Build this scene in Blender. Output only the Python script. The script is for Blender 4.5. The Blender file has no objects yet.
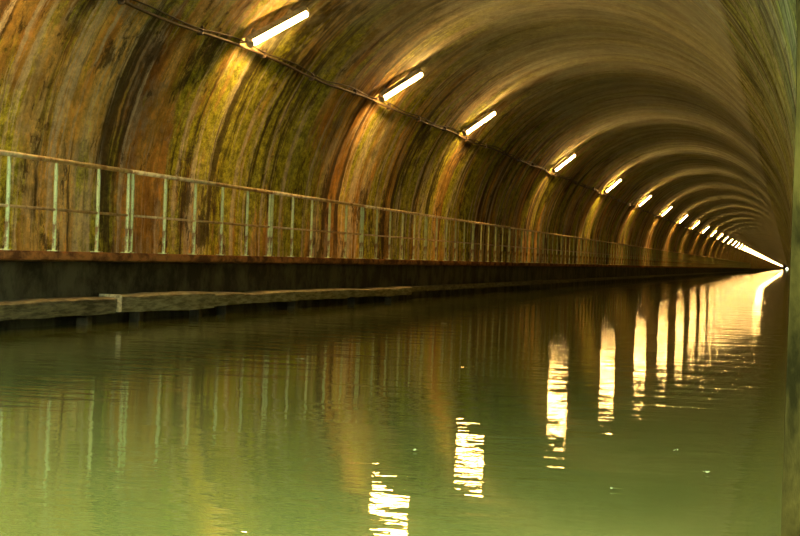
import bpy, bmesh, math, random
from mathutils import Vector, Matrix, noise
random.seed(4)
C = bpy.context.scene.collection
PI = math.pi
# ------------------------------------------------------------------ constants (metres, tunnel axis +Y)
EYE = .876; F = 1690.0; WZ = .07
XL, XR = -8.1, .10; XC = (XL+XR)/2; R = (XR-XL)/2; SPR = 1.40
Y0, Y1 = 5.0, 6000.0
RAILX = -7.0
S_A = SPR - .5; S_B = S_A + PI*R                       # arc-length marks
sL = S_A + R*.86; sR = S_B - R*.735
# ------------------------------------------------------------------ node helpers
def mat(name):
    m = bpy.data.materials.new(name); m.use_nodes = True
    nt = m.node_tree; b = nt.nodes['Principled BSDF']
    return m, nt, b
def N(nt, t, **kw):
    n = nt.nodes.new(t)
    for k, v in kw.items():
        if k in n.inputs: n.inputs[k].default_value = v
        else: setattr(n, k, v)
    return n
def mapping(nt, src, sc, loc=(0,0,0)):
    mp = N(nt, 'ShaderNodeMapping'); mp.inputs['Scale'].default_value = sc; mp.inputs['Location'].default_value = loc
    nt.links.new(src, mp.inputs['Vector']); return mp.outputs[0]
def noise_t(nt, vec, scale, detail=5, rough=.55, dist=0.):
    n = N(nt, 'ShaderNodeTexNoise'); n.inputs['Scale'].default_value = scale; n.inputs['Detail'].default_value = detail
    n.inputs['Roughness'].default_value = rough; n.inputs['Distortion'].default_value = dist
    nt.links.new(vec, n.inputs['Vector']); return n.outputs['Fac']
def ramp(nt, fac, stops):
    r = N(nt, 'ShaderNodeValToRGB'); e = r.color_ramp.elements
    while len(e) > 1: e.remove(e[-1])
    e[0].position = stops[0][0]; c = stops[0][1]; e[0].color = (c[0], c[1], c[2], 1) if isinstance(c, tuple) else (c, c, c, 1)
    for p, c in stops[1:]:
        x = e.new(p); x.color = (c[0], c[1], c[2], 1) if isinstance(c, tuple) else (c, c, c, 1)
    nt.links.new(fac, r.inputs[0]); return r.outputs[0]
def mix(nt, a, b, fac, mode='MIX'):
    m = N(nt, 'ShaderNodeMix', data_type='RGBA', blend_type=mode)
    for s, v in ((m.inputs[6], a), (m.inputs[7], b)):
        if isinstance(v, tuple): s.default_value = (*v, 1)
        else: nt.links.new(v, s)
    if isinstance(fac, (int, float)): m.inputs[0].default_value = fac
    else: nt.links.new(fac, m.inputs[0])
    return m.outputs[2]
def mth(nt, op, a, b=0.):
    m = N(nt, 'ShaderNodeMath', operation=op)
    for s, v in ((m.inputs[0], a), (m.inputs[1], b)):
        if isinstance(v, (int, float)): s.default_value = v
        else: nt.links.new(v, s)
    return m.outputs[0]
def maprange(nt, v, a, b, c, d):
    m = N(nt, 'ShaderNodeMapRange'); nt.links.new(v, m.inputs[0])
    for i, x in enumerate((a, b, c, d)): m.inputs[i+1].default_value = x
    return m.outputs[0]
def bump(nt, b, h, strength, dist):
    n = N(nt, 'ShaderNodeBump'); n.inputs['Strength'].default_value = strength; n.inputs['Distance'].default_value = dist
    nt.links.new(h, n.inputs['Height']); nt.links.new(n.outputs[0], b.inputs['Normal'])

# ------------------------------------------------------------------ one continuous lining material; UV = (metres along tunnel, metres along arc)
def lining_material():
    m, nt, b = mat('stained_tunnel_masonry')
    uv = N(nt, 'ShaderNodeTexCoord').outputs['UV']
    sx = N(nt, 'ShaderNodeSeparateXYZ'); nt.links.new(uv, sx.inputs[0]); Yc, S = sx.outputs[0], sx.outputs[1]
    warp = N(nt, 'ShaderNodeTexNoise'); warp.inputs['Scale'].default_value = 2.6; warp.inputs['Detail'].default_value = 6
    warp.inputs['Roughness'].default_value = .7
    nt.links.new(uv, warp.inputs['Vector'])
    va = N(nt, 'ShaderNodeVectorMath', operation='MULTIPLY_ADD'); nt.links.new(warp.outputs['Color'], va.inputs[0])
    va.inputs[1].default_value = (.17, .5, 0); nt.links.new(uv, va.inputs[2]); wuv = va.outputs[0]
    nz = lambda sc, loc=(0,0,0), d=8, r=.7, src=None: noise_t(nt, mapping(nt, src or wuv, (*sc, 1), loc), 1.0, d, r)
    streak = nz((1.0, .20), d=5, r=.6)
    fine = nz((3.5, 1.3), (3, 7, 0), 8, .78)
    blot = nz((.8, 1.0), (11, 2, 0), 9, .75)
    grit = nz((5, 7), (1, 5, 0), 9, .88, uv)
    ring = nz((.7, .02), (5, 5, 0), 3, .5, uv)
    moss_n = nz((.75, .22), (31, 9, 0), 8, .70)
    lime = nz((3.6, .24), (77, 19, 0), 7, .68)
    grey = nz((.9, .7), (17, 49, 0), 10, .82)
    black = nz((2.4, .15), (47, 39, 0), 8, .68)
    soot = nz((.8, .5), (147, 9, 0), 10, .80)
    wv = N(nt, 'ShaderNodeTexWave', wave_type='BANDS', bands_direction='X'); wv.inputs['Scale'].default_value = 1/1.3*PI/10*1.0
    wv.inputs['Distortion'].default_value = 1.2; wv.inputs['Detail'].default_value = 2; wv.inputs['Detail Scale'].default_value = .6
    nt.links.new(mapping(nt, uv, (1, .25, 1)), wv.inputs['Vector']); rings = wv.outputs['Fac']
    blotm = ramp(nt, blot, [(.40, .42), (.50, .95), (.60, 1.3)])
    finem = ramp(nt, fine, [(.38, .35), (.47, .9), (.60, 1.3)])
    ringm = ramp(nt, ring, [(.38, .6), (.5, 1.), (.60, 1.3)])
    ringsm = ramp(nt, rings, [(0., .75), (.5, 1.), (1., 1.1)])
    gritm = ramp(nt, grit, [(.38, .5), (.6, 1.25)])
    gmask = ramp(nt, grit, [(.42, 0.), (.58, 1.)])
    def layer(base, moss, stain, blotamt, fineamt, ringamt, ringsamt):
        c = ramp(nt, streak, base)
        c = mix(nt, c, blotm, blotamt, 'MULTIPLY'); c = mix(nt, c, finem, fineamt, 'MULTIPLY')
        c = mix(nt, c, ringm, ringamt, 'MULTIPLY'); c = mix(nt, c, ringsm, ringsamt, 'MULTIPLY')
        c = mix(nt, c, (.50, .49, .40), ramp(nt, grey, [(.50, 0.), (.60, .7*stain)]))
        c = mix(nt, c, mix(nt, (.22, .29, .012), (.74, .80, .07), gmask), ramp(nt, moss_n, [(.48, 0.), (.55, moss)]))
        c = mix(nt, c, (.86, .81, .60), ramp(nt, lime, [(.53, 0.), (.61, .9*stain)]))
        c = mix(nt, c, (.06, .042, .022), ramp(nt, black, [(.405, .93*stain), (.475, 0.)]))
        c = mix(nt, c, (.07, .052, .03), ramp(nt, soot, [(.42, .9*stain), (.465, 0.)]))
        return mix(nt, c, gritm, .35+.45*stain, 'MULTIPLY')
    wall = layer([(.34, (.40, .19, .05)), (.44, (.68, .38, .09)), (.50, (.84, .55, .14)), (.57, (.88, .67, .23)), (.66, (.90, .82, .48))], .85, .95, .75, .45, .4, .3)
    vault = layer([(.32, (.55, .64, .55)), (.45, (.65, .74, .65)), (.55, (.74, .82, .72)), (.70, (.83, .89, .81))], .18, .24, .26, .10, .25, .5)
    haunch = layer([(.32, (.30, .41, .20)), (.45, (.43, .55, .29)), (.55, (.56, .67, .40)), (.70, (.70, .77, .52))], .45, .7, .6, .3, .2, .3)
    br = N(nt, 'ShaderNodeTexBrick'); nt.links.new(uv, br.inputs['Vector'])
    br.inputs['Scale'].default_value = 1.; br.inputs['Brick Width'].default_value = .7; br.inputs['Row Height'].default_value = .33
    br.inputs['Mortar Size'].default_value = .02; br.inputs['Mortar Smooth'].default_value = 1.
    br.inputs['Color1'].default_value = (1,1,1,1); br.inputs['Color2'].default_value = (.75,.75,.75,1); br.inputs['Mortar'].default_value = (.4,.4,.35,1)
    haunch = mix(nt, haunch, br.outputs['Color'], .6, 'MULTIPLY')
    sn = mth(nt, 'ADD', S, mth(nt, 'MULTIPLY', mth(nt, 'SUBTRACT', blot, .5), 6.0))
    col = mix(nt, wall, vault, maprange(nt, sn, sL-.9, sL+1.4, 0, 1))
    sn2 = mth(nt, 'ADD', S, mth(nt, 'MULTIPLY', mth(nt, 'SUBTRACT', fine, .5), .4))
    col = mix(nt, col, haunch, maprange(nt, sn2, sR-.08, sR+.12, 0, 1))
    nt.links.new(col, b.inputs['Base Color'])
    b.inputs['Roughness'].default_value = .88; b.inputs['Specular IOR Level'].default_value = .2
    h = mth(nt, 'ADD', mth(nt, 'MULTIPLY', fine, .4), mth(nt, 'ADD', mth(nt, 'MULTIPLY', grit, 1.0), mth(nt, 'MULTIPLY', rings, .3)))
    bump(nt, b, h, .6, .07)
    return m
def plain(name, c1, c2, scale=4., rough=.7, bmp=.3, st=(1,1,1), metal=0., lo=.38, hi=.62):
    m, nt, b = mat(name)
    o = N(nt, 'ShaderNodeTexCoord').outputs['Object']
    n = noise_t(nt, mapping(nt, o, st), scale, 8, .65, .2)
    nt.links.new(ramp(nt, n, [(lo, c1), (hi, c2)]), b.inputs['Base Color'])
    b.inputs['Roughness'].default_value = rough; b.inputs['Metallic'].default_value = metal
    if bmp: bump(nt, b, n, bmp, .02)
    return m
M = {}
M['lining'] = lining_material()
M['coping'] = plain('rusty_coping', (.18, .06, .022), (.66, .28, .09), 5, .8, .6, (1, .6, 1), lo=.42, hi=.58)
M['deck'] = plain('walkway_floor', (.18, .10, .05), (.42, .26, .12), 3, .8, .3)
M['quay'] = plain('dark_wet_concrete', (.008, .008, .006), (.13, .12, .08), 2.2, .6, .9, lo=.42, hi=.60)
M['timber'] = plain('weathered_timber', (.18, .16, .09), (.48, .44, .27), 3, .6, .5, (8, 1, 8), lo=.40, hi=.60)
M['timber_dark'] = plain('wet_timber', (.06, .052, .034), (.32, .29, .18), 3, .5, .5, (8, 1, 8), lo=.40, hi=.62)
M['stub'] = plain('soaked_timber', (.02, .018, .012), (.12, .10, .06), 3, .5, .4)
M['paint'] = plain('flaking_green_paint', (.30, .20, .08), (.78, .92, .50), 12, .5, .2, (1, 1, .5), lo=.42, hi=.52)
M['rust'] = plain('rusted_rail', (.46, .27, .12), (.90, .80, .50), 6, .55, .25, lo=.36, hi=.55)
M['rust_dark'] = plain('thin_rusted_bar', (.46, .30, .14), (.86, .74, .44), 6, .55, .25)
M['cable'] = plain('cable_sheath', (.03, .022, .015), (.11, .08, .05), 6, .5, .1)
M['grey'] = plain('lamp_housing_metal', (.24, .20, .14), (.5, .45, .33), 8, .4, .05)
M['leaf'] = plain('pale_dead_leaf', (.5, .6, .3), (.8, .85, .6), 30, .6, .1)
m, nt, b = mat('glowing_tube')
b.inputs['Base Color'].default_value = (1, .9, .7, 1)
b.inputs['Emission Color'].default_value = (1, .54, .15, 1); b.inputs['Emission Strength'].default_value = 172
M['tube'] = m
M['portal'] = plain('portal_stone', (.010, .009, .002), (.06, .05, .012), 9, .95, .8, (1, 1, .35))
M['portal'].node_tree.nodes['Principled BSDF'].inputs['Specular IOR Level'].default_value = .05
# water: sheltered and flatter near the mouth, more ruffled further in
m, nt, b = mat('murky_green_water')
o = N(nt, 'ShaderNodeTexCoord').outputs['Object']
b.inputs['IOR'].default_value = 1.33; b.inputs['Roughness'].default_value = .015
nt.links.new(ramp(nt, noise_t(nt, o, .35, 3), [(.35, (.110, .130, .034)), (.65, (.140, .160, .048))]), b.inputs['Base Color'])
sw = N(nt, 'ShaderNodeSeparateXYZ'); nt.links.new(o, sw.inputs[0])
far = maprange(nt, sw.outputs[1], 5.2, 12, .72, 1.45)
w1 = noise_t(nt, mapping(nt, o, (.55, 2.0, 1)), 1.2, 1, .5, .15)
w2 = noise_t(nt, mapping(nt, o, (.6, 1.5, 1)), 5.6, 3, .55, .25)
gust = ramp(nt, noise_t(nt, mapping(nt, o, (.5, .16, 1)), 1., 3, .5), [(.42, .5), (.62, 1.)])
h = mth(nt, 'ADD', mth(nt, 'MULTIPLY', w1, .38), mth(nt, 'MULTIPLY', mth(nt, 'MULTIPLY', w2, .28), gust))
bump(nt, b, mth(nt, 'MULTIPLY', h, far), 1.0, .008)
M['water'] = m

# ------------------------------------------------------------------ mesh helpers
def link(name, me, m, parent=None):
    ob = bpy.data.objects.new(name, me); C.objects.link(ob)
    if m and not me.materials: me.materials.append(m)
    ob.parent = parent; return ob
def obj(name, bm, m, parent=None, smooth=False):
    me = bpy.data.meshes.new(name); bm.normal_update(); bm.to_mesh(me); bm.free()
    if smooth:
        for p in me.polygons: p.use_smooth = True
    return link(name, me, m, parent)
def struct(o, label=None, cat=None):
    o['kind'] = 'structure'
    if label: o['label'] = label
    if cat: o['category'] = cat
    return o
def tag(o, label, cat, group=None):
    o['label'] = label; o['category'] = cat
    if group: o['group'] = group
    return o
def empty(name, loc, label, cat, group=None):
    o = bpy.data.objects.new(name, None); C.objects.link(o); o.location = loc; o.empty_display_size = .2
    return tag(o, label, cat, group)
def box(bm, a, b2, bev=0.):
    r = bmesh.ops.create_cube(bm, size=1)
    for v in r['verts']:
        v.co = Vector(((a[i]+b2[i])/2 + v.co[i]*(b2[i]-a[i]) for i in range(3)))
    if bev:
        es = list({e for v in r['verts'] for e in v.link_edges})
        bmesh.ops.bevel(bm, geom=es, offset=bev, segments=2, affect='EDGES')
def tube(bm, pts, r, seg=10, cap=True):
    pts = [Vector(p) for p in pts]; rings = []
    for i, p in enumerate(pts):
        d = (pts[min(i+1, len(pts)-1)] - pts[max(i-1, 0)]).normalized()
        u = d.cross(Vector((0,0,1))) if abs(d.z) < .9 else d.cross(Vector((1,0,0)))
        u.normalize(); w = d.cross(u)
        rr = r[i] if isinstance(r, (list, tuple)) else r
        rings.append([bm.verts.new(p + (u*math.cos(2*PI*k/seg) + w*math.sin(2*PI*k/seg))*rr) for k in range(seg)])
    for a, b2 in zip(rings, rings[1:]):
        for k in range(seg): bm.faces.new((a[k], a[(k+1)%seg], b2[(k+1)%seg], b2[k]))
    if cap: bm.faces.new(rings[0][::-1]); bm.faces.new(rings[-1])

# ------------------------------------------------------------------ tunnel lining
def profile(s, off=0.):                                # returns (x, z, inward normal)
    if s < S_A: return XL+off, .5+s, (1, 0)
    if s < S_B:
        a = (s-S_A)/R
        return XC-(R-off)*math.cos(a), SPR+(R-off)*math.sin(a), (math.cos(a), -math.sin(a))
    return XR-off, SPR-(s-S_B), (-1, 0)
ys = []; y = Y0
while y < 46: ys.append(y); y += .13
while y < Y1: ys.append(y); y *= 1.007
ys.append(Y1)
def relief(s, y):
    d = .035*noise.noise(Vector((y*.55, s*.14, 3))) + .022*noise.noise(Vector((y*1.7, s*.35, 9))) + .012*noise.noise(Vector((y*4.5, s*1.2, 5)))
    return d
def lining(name, s0, s1, m, n):
    ss = [s0+(s1-s0)*i/n for i in range(n+1)]
    verts, faces, uvs = [], [], []
    for y in ys:
        for s in ss:
            x, z, nn = profile(s); d = relief(s, y)
            verts.append((x+nn[0]*d, y, z+nn[1]*d)); uvs.append((y, s))
    k = n+1
    for j in range(len(ys)-1):
        for i in range(n): faces.append((j*k+i, j*k+i+1, (j+1)*k+i+1, (j+1)*k+i))
    me = bpy.data.meshes.new(name); me.from_pydata(verts, [], faces)
    ul = me.uv_layers.new(name='UVMap')
    for l in me.loops: ul.data[l.index].uv = uvs[l.vertex_index]
    for p in me.polygons: p.use_smooth = True
    return struct(link(name, me, m))
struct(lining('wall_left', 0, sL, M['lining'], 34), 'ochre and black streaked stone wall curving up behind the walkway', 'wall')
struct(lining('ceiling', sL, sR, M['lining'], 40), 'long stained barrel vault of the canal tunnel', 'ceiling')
struct(lining('wall_right', sR, S_B+2.4, M['lining'], 34), 'greenish masonry wall rising from the water on the right', 'wall')

# portal ring at the mouth: inner edge a little proud of the lining
bm = bmesh.new()
prof = []
for i in range(61):
    s = -1.5 + (S_B+2.4+1.5)*i/60
    x, z, nn = profile(s, .094); prof.append((x, z))
def outer(x, z):
    dx, dz = x-XC, z-SPR
    if dz <= 0: return (XC + (9 if dx > 0 else -9), z)
    t = min(9/abs(dx) if abs(dx) > 1e-6 else 1e9, 7.5/dz)
    return (XC+dx*t, SPR+dz*t)
rows = []
for (x, z) in prof:
    ox, oz = outer(x, z)
    rows.append([bm.verts.new(c) for c in ((x, 5.3, z), (x, 4.6, z), (ox, 4.6, oz), (ox, 5.3, oz))])
for a, b2 in zip(rows, rows[1:]):
    for k in range(4): bm.faces.new((a[k], b2[k], b2[(k+1)%4], a[(k+1)%4]))
for a in (rows[0], rows[-1]): bm.faces.new(a)
struct(obj('wall_front', bm, M['portal']), 'dark stone pier edge of the tunnel mouth', 'wall')

# water, quay, deck, coping
bm = bmesh.new()
pts = [(-7.3, 4.7), (-7.3, Y1+60), (.3, Y1+60), (.3, 4.7)]
bm.faces.new([bm.verts.new((x, y, WZ)) for x, y in pts][::-1])
bm.faces.new([bm.verts.new((x, y, WZ)) for x, y in [(-7.3, -14), (-7.3, 4.7), (5, 4.7), (5, -14)]][::-1])
struct(obj('canal_water', bm, M['water']), 'still murky green canal water', 'water')
def slab(name, a, b2, m, bev, label, cat):
    bm = bmesh.new(); box(bm, a, b2, bev)
    return struct(obj(name, bm, m), label, cat)
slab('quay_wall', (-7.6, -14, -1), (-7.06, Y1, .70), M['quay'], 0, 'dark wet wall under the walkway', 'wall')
slab('floor', (-8.4, -14, .60), (-7.12, Y1, .74), M['deck'], 0, 'narrow brown towpath floor beside the canal', 'floor')
slab('trim_1', (-7.16, -14, .72), (-6.92, Y1, .805), M['coping'], .012, 'rust brown coping along the walkway edge', 'coping')

# ------------------------------------------------------------------ lamps
phi0, phi1, phim = .62, .80, .71
def vp(phi, off): return Vector((XC-(R-off)*math.cos(phi), 0, SPR+(R-off)*math.sin(phi)))
nrm = Vector((math.cos(phim), 0, -math.sin(phim)))           # inward
tan = Vector((math.sin(phim), 0, math.cos(phim)))            # up the arc
ax = (Vector((0, 1.0, 0)) + tan*.74).normalized()            # lamp length direction
side = nrm.cross(ax)
LM = Matrix((ax, side, nrm)).transposed().to_4x4()
HL = .60
US = 1 if side.dot(tan) > 0 else -1                          # which side faces up the vault
def lamp_parts(root):
    bm = bmesh.new(); box(bm, (-HL-.04, -.055, .04), (HL+.04, .055, .08), .012)
    obj('housing', bm, M['grey'], root)
    bm = bmesh.new(); box(bm, (-HL-.04, min(US*.060, US*.068), .04), (HL+.04, max(US*.060, US*.068), .13), .003)
    obj('added_glow_shield', bm, M['grey'], root)  # invented lip, added to block the tube's glow on the vault above
    bm = bmesh.new(); tube(bm, [(-HL, 0, .135), (HL, 0, .135)], .050, 12)
    obj('light_tube', bm, M['tube'], root, True)
    for s in (-1, 1):
        bm = bmesh.new(); tube(bm, [(s*HL, 0, .135), (s*(HL+.045), 0, .135), (s*(HL+.055), 0, .135)], [.055, .055, .04], 12)
        box(bm, (s*(HL+.01)-.02, -.04, .06), (s*(HL+.01)+.02, .04, .14))
        obj('end_cap', bm, M['grey'], root)
        bm = bmesh.new(); box(bm, (s*.4-.02, -.04, -.06), (s*.4+.02, .04, .05), .006)
        obj('bracket', bm, M['grey'], root)
    bm = bmesh.new(); tube(bm, [(-HL-.05, 0, .08), (-HL-.12, .01, .07), (-HL-.20, .0, .03), (-HL-.24, -.02, -.01)], .012, 8)
    obj('lead', bm, M['cable'], root, True)
lampY = [14.7, 22.45, 30.1, 38.1, 53.1, 68.2, 83.6, 98.9, 114.6, 130.4]
while lampY[-1] < 2100: lampY.append(lampY[-1]+15.75)
names = ['first tube lamp inside the tunnel mouth, high above the leftmost railing', 'largest glowing tube lamp in the picture, high on the vault at upper left', 'second largest glowing tube lamp along the vault', 'third largest glowing tube lamp, last of the closely spaced ones',
 'fourth glowing tube lamp from the left, first after the wider gap', 'fifth glowing tube lamp from the left', 'sixth glowing tube lamp from the left', 'seventh glowing tube lamp from the left',
 'eighth glowing tube lamp from the left', 'ninth glowing tube lamp from the left', 'tenth glowing tube lamp from the left']
proto = None; small = None
for i, y in enumerate(lampY):
    p = vp(phim, 0.02); p.y = y
    lab = names[i] if i < 11 else 'tiny far tube lamp merging into the bright line of light'
    if i < 16:
        r = empty('tunnel_lamp', p, lab, 'lamp', 'tube lamps along the vault' if i < 11 else 'far tube lamps')
        r.matrix_world = Matrix.Translation(p) @ LM
        if proto is None: lamp_parts(r); proto = r
        else:
            for ch in list(proto.children):
                c = ch.copy(); C.objects.link(c); c.parent = r
    else:
        if small is None:
            bm = bmesh.new(); tube(bm, [(-HL, 0, .135), (HL, 0, .135)], .036, 8)
            n0 = len(bm.faces); box(bm, (-HL-.04, -.055, -.03), (HL+.04, .055, .07))
            box(bm, (-HL-.04, min(US*.060, US*.068), .04), (HL+.04, max(US*.060, US*.068), .125))  # same added lip blocking upward glow, merged into the far lamp mesh
            bm.faces.ensure_lookup_table()
            for f in bm.faces[n0:]: f.material_index = 1
            r = obj('tunnel_lamp', bm, M['tube']); r.data.materials.append(M['grey']); small = r
        else:
            r = small.copy(); C.objects.link(r)
        tag(r, lab, 'lamp', 'far tube lamps'); r.matrix_world = Matrix.Translation(p) @ LM

# ------------------------------------------------------------------ power cable along the vault under the lamps
cp = lambda y: vp(.585 + .006*math.sin(y*.9) + .012*noise.noise(Vector((y*.35, 0, 0))), .04) + Vector((0, y, 0))
root = empty('power_cable', cp(9), 'dark power cable clipped along the vault just below the lamps', 'cable')
def local(o, root): o.matrix_parent_inverse = Matrix.Translation(-root.location); return o
bm = bmesh.new(); pts = []; y = 8.5
while y < 420: pts.append(cp(y)); y += .35 if y < 60 else 2.5
tube(bm, pts, .022, 8)
tube(bm, [p+Vector((.02, 0, .055))+Vector((0, 0, .02*math.sin(p.y*2.1))) for p in pts], .010, 6)
local(obj('sheath', bm, M['cable'], root, True), root)
y = 10.
clip = None
while y < 110:
    p = cp(y)
    if clip is None:
        bm = bmesh.new(); box(bm, (-.05, -.02, -.04), (.03, .02, .09), .008); clip = obj('clip', bm, M['cable'], root); c = clip
    else: c = clip.copy(); C.objects.link(c); c.parent = root
    c.location = p - root.location; y += 2.6

# ------------------------------------------------------------------ railing panels
PL = 5.15
OFF_FIRST = [.22, 1.20, 2.19, 3.22, 4.27, 5.09]; OFF = [.06, 1.06, 2.07, 3.08, 4.10, 5.09]
def panel_parts(root):
    bm = bmesh.new()
    tube(bm, [(0, 0, .0), (0, 0, .875)], .020, 10); box(bm, (-.05, -.05, .0), (.05, .05, .012), .003)
    post = obj('post', bm, M['paint'], root, False); post.location = (0, OFF_FIRST[0], 0)
    for k in range(1, 6):
        c = post.copy(); C.objects.link(c); c.parent = root; c.location = (0, OFF_FIRST[k], 0)
    bm = bmesh.new(); tube(bm, [(0, .01, .89), (0, PL-.01, .89)], .025, 10); obj('top_rail', bm, M['rust'], root, True)
    bm = bmesh.new(); tube(bm, [(0, .05, .41), (0, PL-.05, .41)], .014, 8); obj('middle_rail', bm, M['rust_dark'], root, True)
ordn = ['leftmost railing panel, cut by the photo edge', 'second railing panel from the left edge', 'third railing panel from the left', 'fourth railing panel from the left',
        'fifth railing panel from the left', 'sixth railing panel from the left', 'seventh railing panel from the left', 'eighth railing panel from the left']
proto = None; single = None
for i in range(62):
    y = 17.34 + (i-1)*PL
    loc = (RAILX-.03, y, .805)
    if i < 8: lab, grp = ordn[i] + ', green posts and rusty rail', 'railing panels on the towpath'
    else: lab, grp = 'far railing panel dwindling into the dark along the towpath', 'far railing panels'
    if i < 30:
        r = empty('railing_panel', loc, lab, 'railing', grp)
        if proto is None: panel_parts(r); proto = r
        else:
            k = 0
            for ch in list(proto.children):
                c = ch.copy(); C.objects.link(c); c.parent = r
                if ch.name.startswith('post'): c.location = (0, OFF[k], 0); k += 1
    else:
        if single is None:
            bm = bmesh.new()
            for k in range(6): tube(bm, [(0, .075+k, 0), (0, .075+k, .88)], .020, 6)
            tube(bm, [(0, 0, .89), (0, PL, .89)], .024, 6); tube(bm, [(0, 0, .41), (0, PL, .41)], .012, 6)
            r = obj('railing_panel', bm, M['paint']); single = r
        else: r = single.copy(); C.objects.link(r)
        r.location = loc; tag(r, lab, 'railing', grp)

# ------------------------------------------------------------------ timber fenders on stub posts
def fender(y0, y1, z0, z1, x, m, label, posts, dz=0.):
    r = empty('fender_beam', (x, y0, 0), label, 'beam', 'timber fender beams')
    bm = bmesh.new(); n = 40; rows = []
    for i in range(n+1):
        t = i/n; y = (y1-y0)*t
        q = .022*noise.noise(Vector((y*1.1+y0, z0, 1))); q2 = .024*noise.noise(Vector((y*1.5+y0, z0, 7))); zz = dz*t
        rows.append([bm.verts.new(c) for c in ((0+q, y, z0+zz+q2), (0+q+.01, y, z1+zz+q-.02), (-.03+q, y, z1+zz+q), (-.25, y, z1+zz+q), (-.25, y, z0+zz))])
    for a, b2 in zip(rows, rows[1:]):
        for k in range(5): bm.faces.new((a[k], a[(k+1)%5], b2[(k+1)%5], b2[k]))
    bm.faces.new(rows[0][::-1]); bm.faces.new(rows[-1])
    bmesh.ops.recalc_face_normals(bm, faces=bm.faces)
    obj('beam', bm, m, r)
    for py in posts:
        bm = bmesh.new(); box(bm, (-.20, py-y0-.07, -.5), (-.08, py-y0+.07, z0+.01), .01)
        obj('support_post', bm, M['stub'], r)
fender(9.0, 16.5, .145, .31, -6.80, M['timber_dark'], 'long dark timber beam above the water at the left edge', [11, 13.6, 16.0], .04)
fender(16.52, 19.45, .18, .37, -6.76, M['timber'], 'short pale weathered timber beam, lifted between two longer beams', [17.3, 19.2], -.01)
fender(19.47, 30.6, .195, .335, -6.80, M['timber'], 'longest thin timber beam ending halfway along the quay', [20.3, 23.4, 26.8, 29.4], -.03)
slab('trim_2', (-7.10, 30.65, .20), (-6.90, 320, .30), M['timber_dark'], .01, 'low dark ledge along the quay wall', 'ledge')

# ------------------------------------------------------------------ small floating leaves
def leafmesh(s, sd):
    rnd = random.Random(sd); bm = bmesh.new(); c = bm.verts.new((0, 0, .006)); n = 12; rim = []
    for k in range(n):
        a = 2*PI*k/n; rr = s*(.55+.45*abs(math.cos(a)))*(.85+.3*rnd.random())
        rim.append(bm.verts.new((rr*math.cos(a), rr*.6*math.sin(a), .004+.006*rnd.random())))
    for k in range(n): bm.faces.new((c, rim[k], rim[(k+1)%n]))
    return bm
yaw = math.atan(388/F); rho = .034
def onwater(px, py):
    dx, dy = px-788, py-269
    D = -(math.cos(rho)*dx+math.sin(rho)*dy); v = -math.sin(rho)*dx+math.cos(rho)*dy
    dep = F*(EYE-WZ)/v*1.0; X = D*dep*math.cos(yaw)/F; Y = (dep - X*math.sin(yaw))/math.cos(yaw)
    return (-X, Y, WZ+.002)
for i, (px, py, s, lab) in enumerate([(616, 491, .022, 'pale dead leaf floating alone in the near right water'), (676, 452, .016, 'small leaf floating among the lamp reflections'),
        (444, 324, .07, 'pale scrap floating far out below the quay'), (300, 360, .045, 'tiny leaf floating below the short timber beam'),
        (415, 452, .015, 'tiny pale speck floating between two lamp reflections'), (706, 474, .02, 'small leaf floating near the right wall')]):
    o_ = obj('floating_leaf', leafmesh(s, i), M['leaf']); o_.location = onwater(px, py); o_.rotation_euler.z = i*1.1
    tag(o_, lab, 'leaf', 'floating leaves')

# ------------------------------------------------------------------ world
w = bpy.data.worlds.new('World'); bpy.context.scene.world = w; w.use_nodes = True
bg = w.node_tree.nodes['Background']; bg.inputs[0].default_value = (.89, 1.0, .66, 1); bg.inputs[1].default_value = 6.8

# ------------------------------------------------------------------ camera
cam = bpy.data.cameras.new('Camera'); co = bpy.data.objects.new('Camera', cam); C.objects.link(co)
cam.sensor_width = 36; cam.lens = F*36/800; cam.clip_end = 9000; cam.clip_start = .05
v0 = -math.sin(rho)*388 + 1
pitch = -math.atan(-v0/F)
fw = Vector((-math.sin(yaw)*math.cos(pitch), math.cos(yaw)*math.cos(pitch), math.sin(pitch)))
r0 = Vector((math.cos(yaw), math.sin(yaw), 0)); u0 = r0.cross(fw)
cx = r0*math.cos(rho)+u0*math.sin(rho); cy = -r0*math.sin(rho)+u0*math.cos(rho)
mw = Matrix((cx, cy, -fw)).transposed().to_4x4(); mw.translation = (0, 0, EYE)
co.matrix_world = mw
bpy.context.scene.camera = co
bpy.context.scene.view_settings.view_transform = 'Standard'
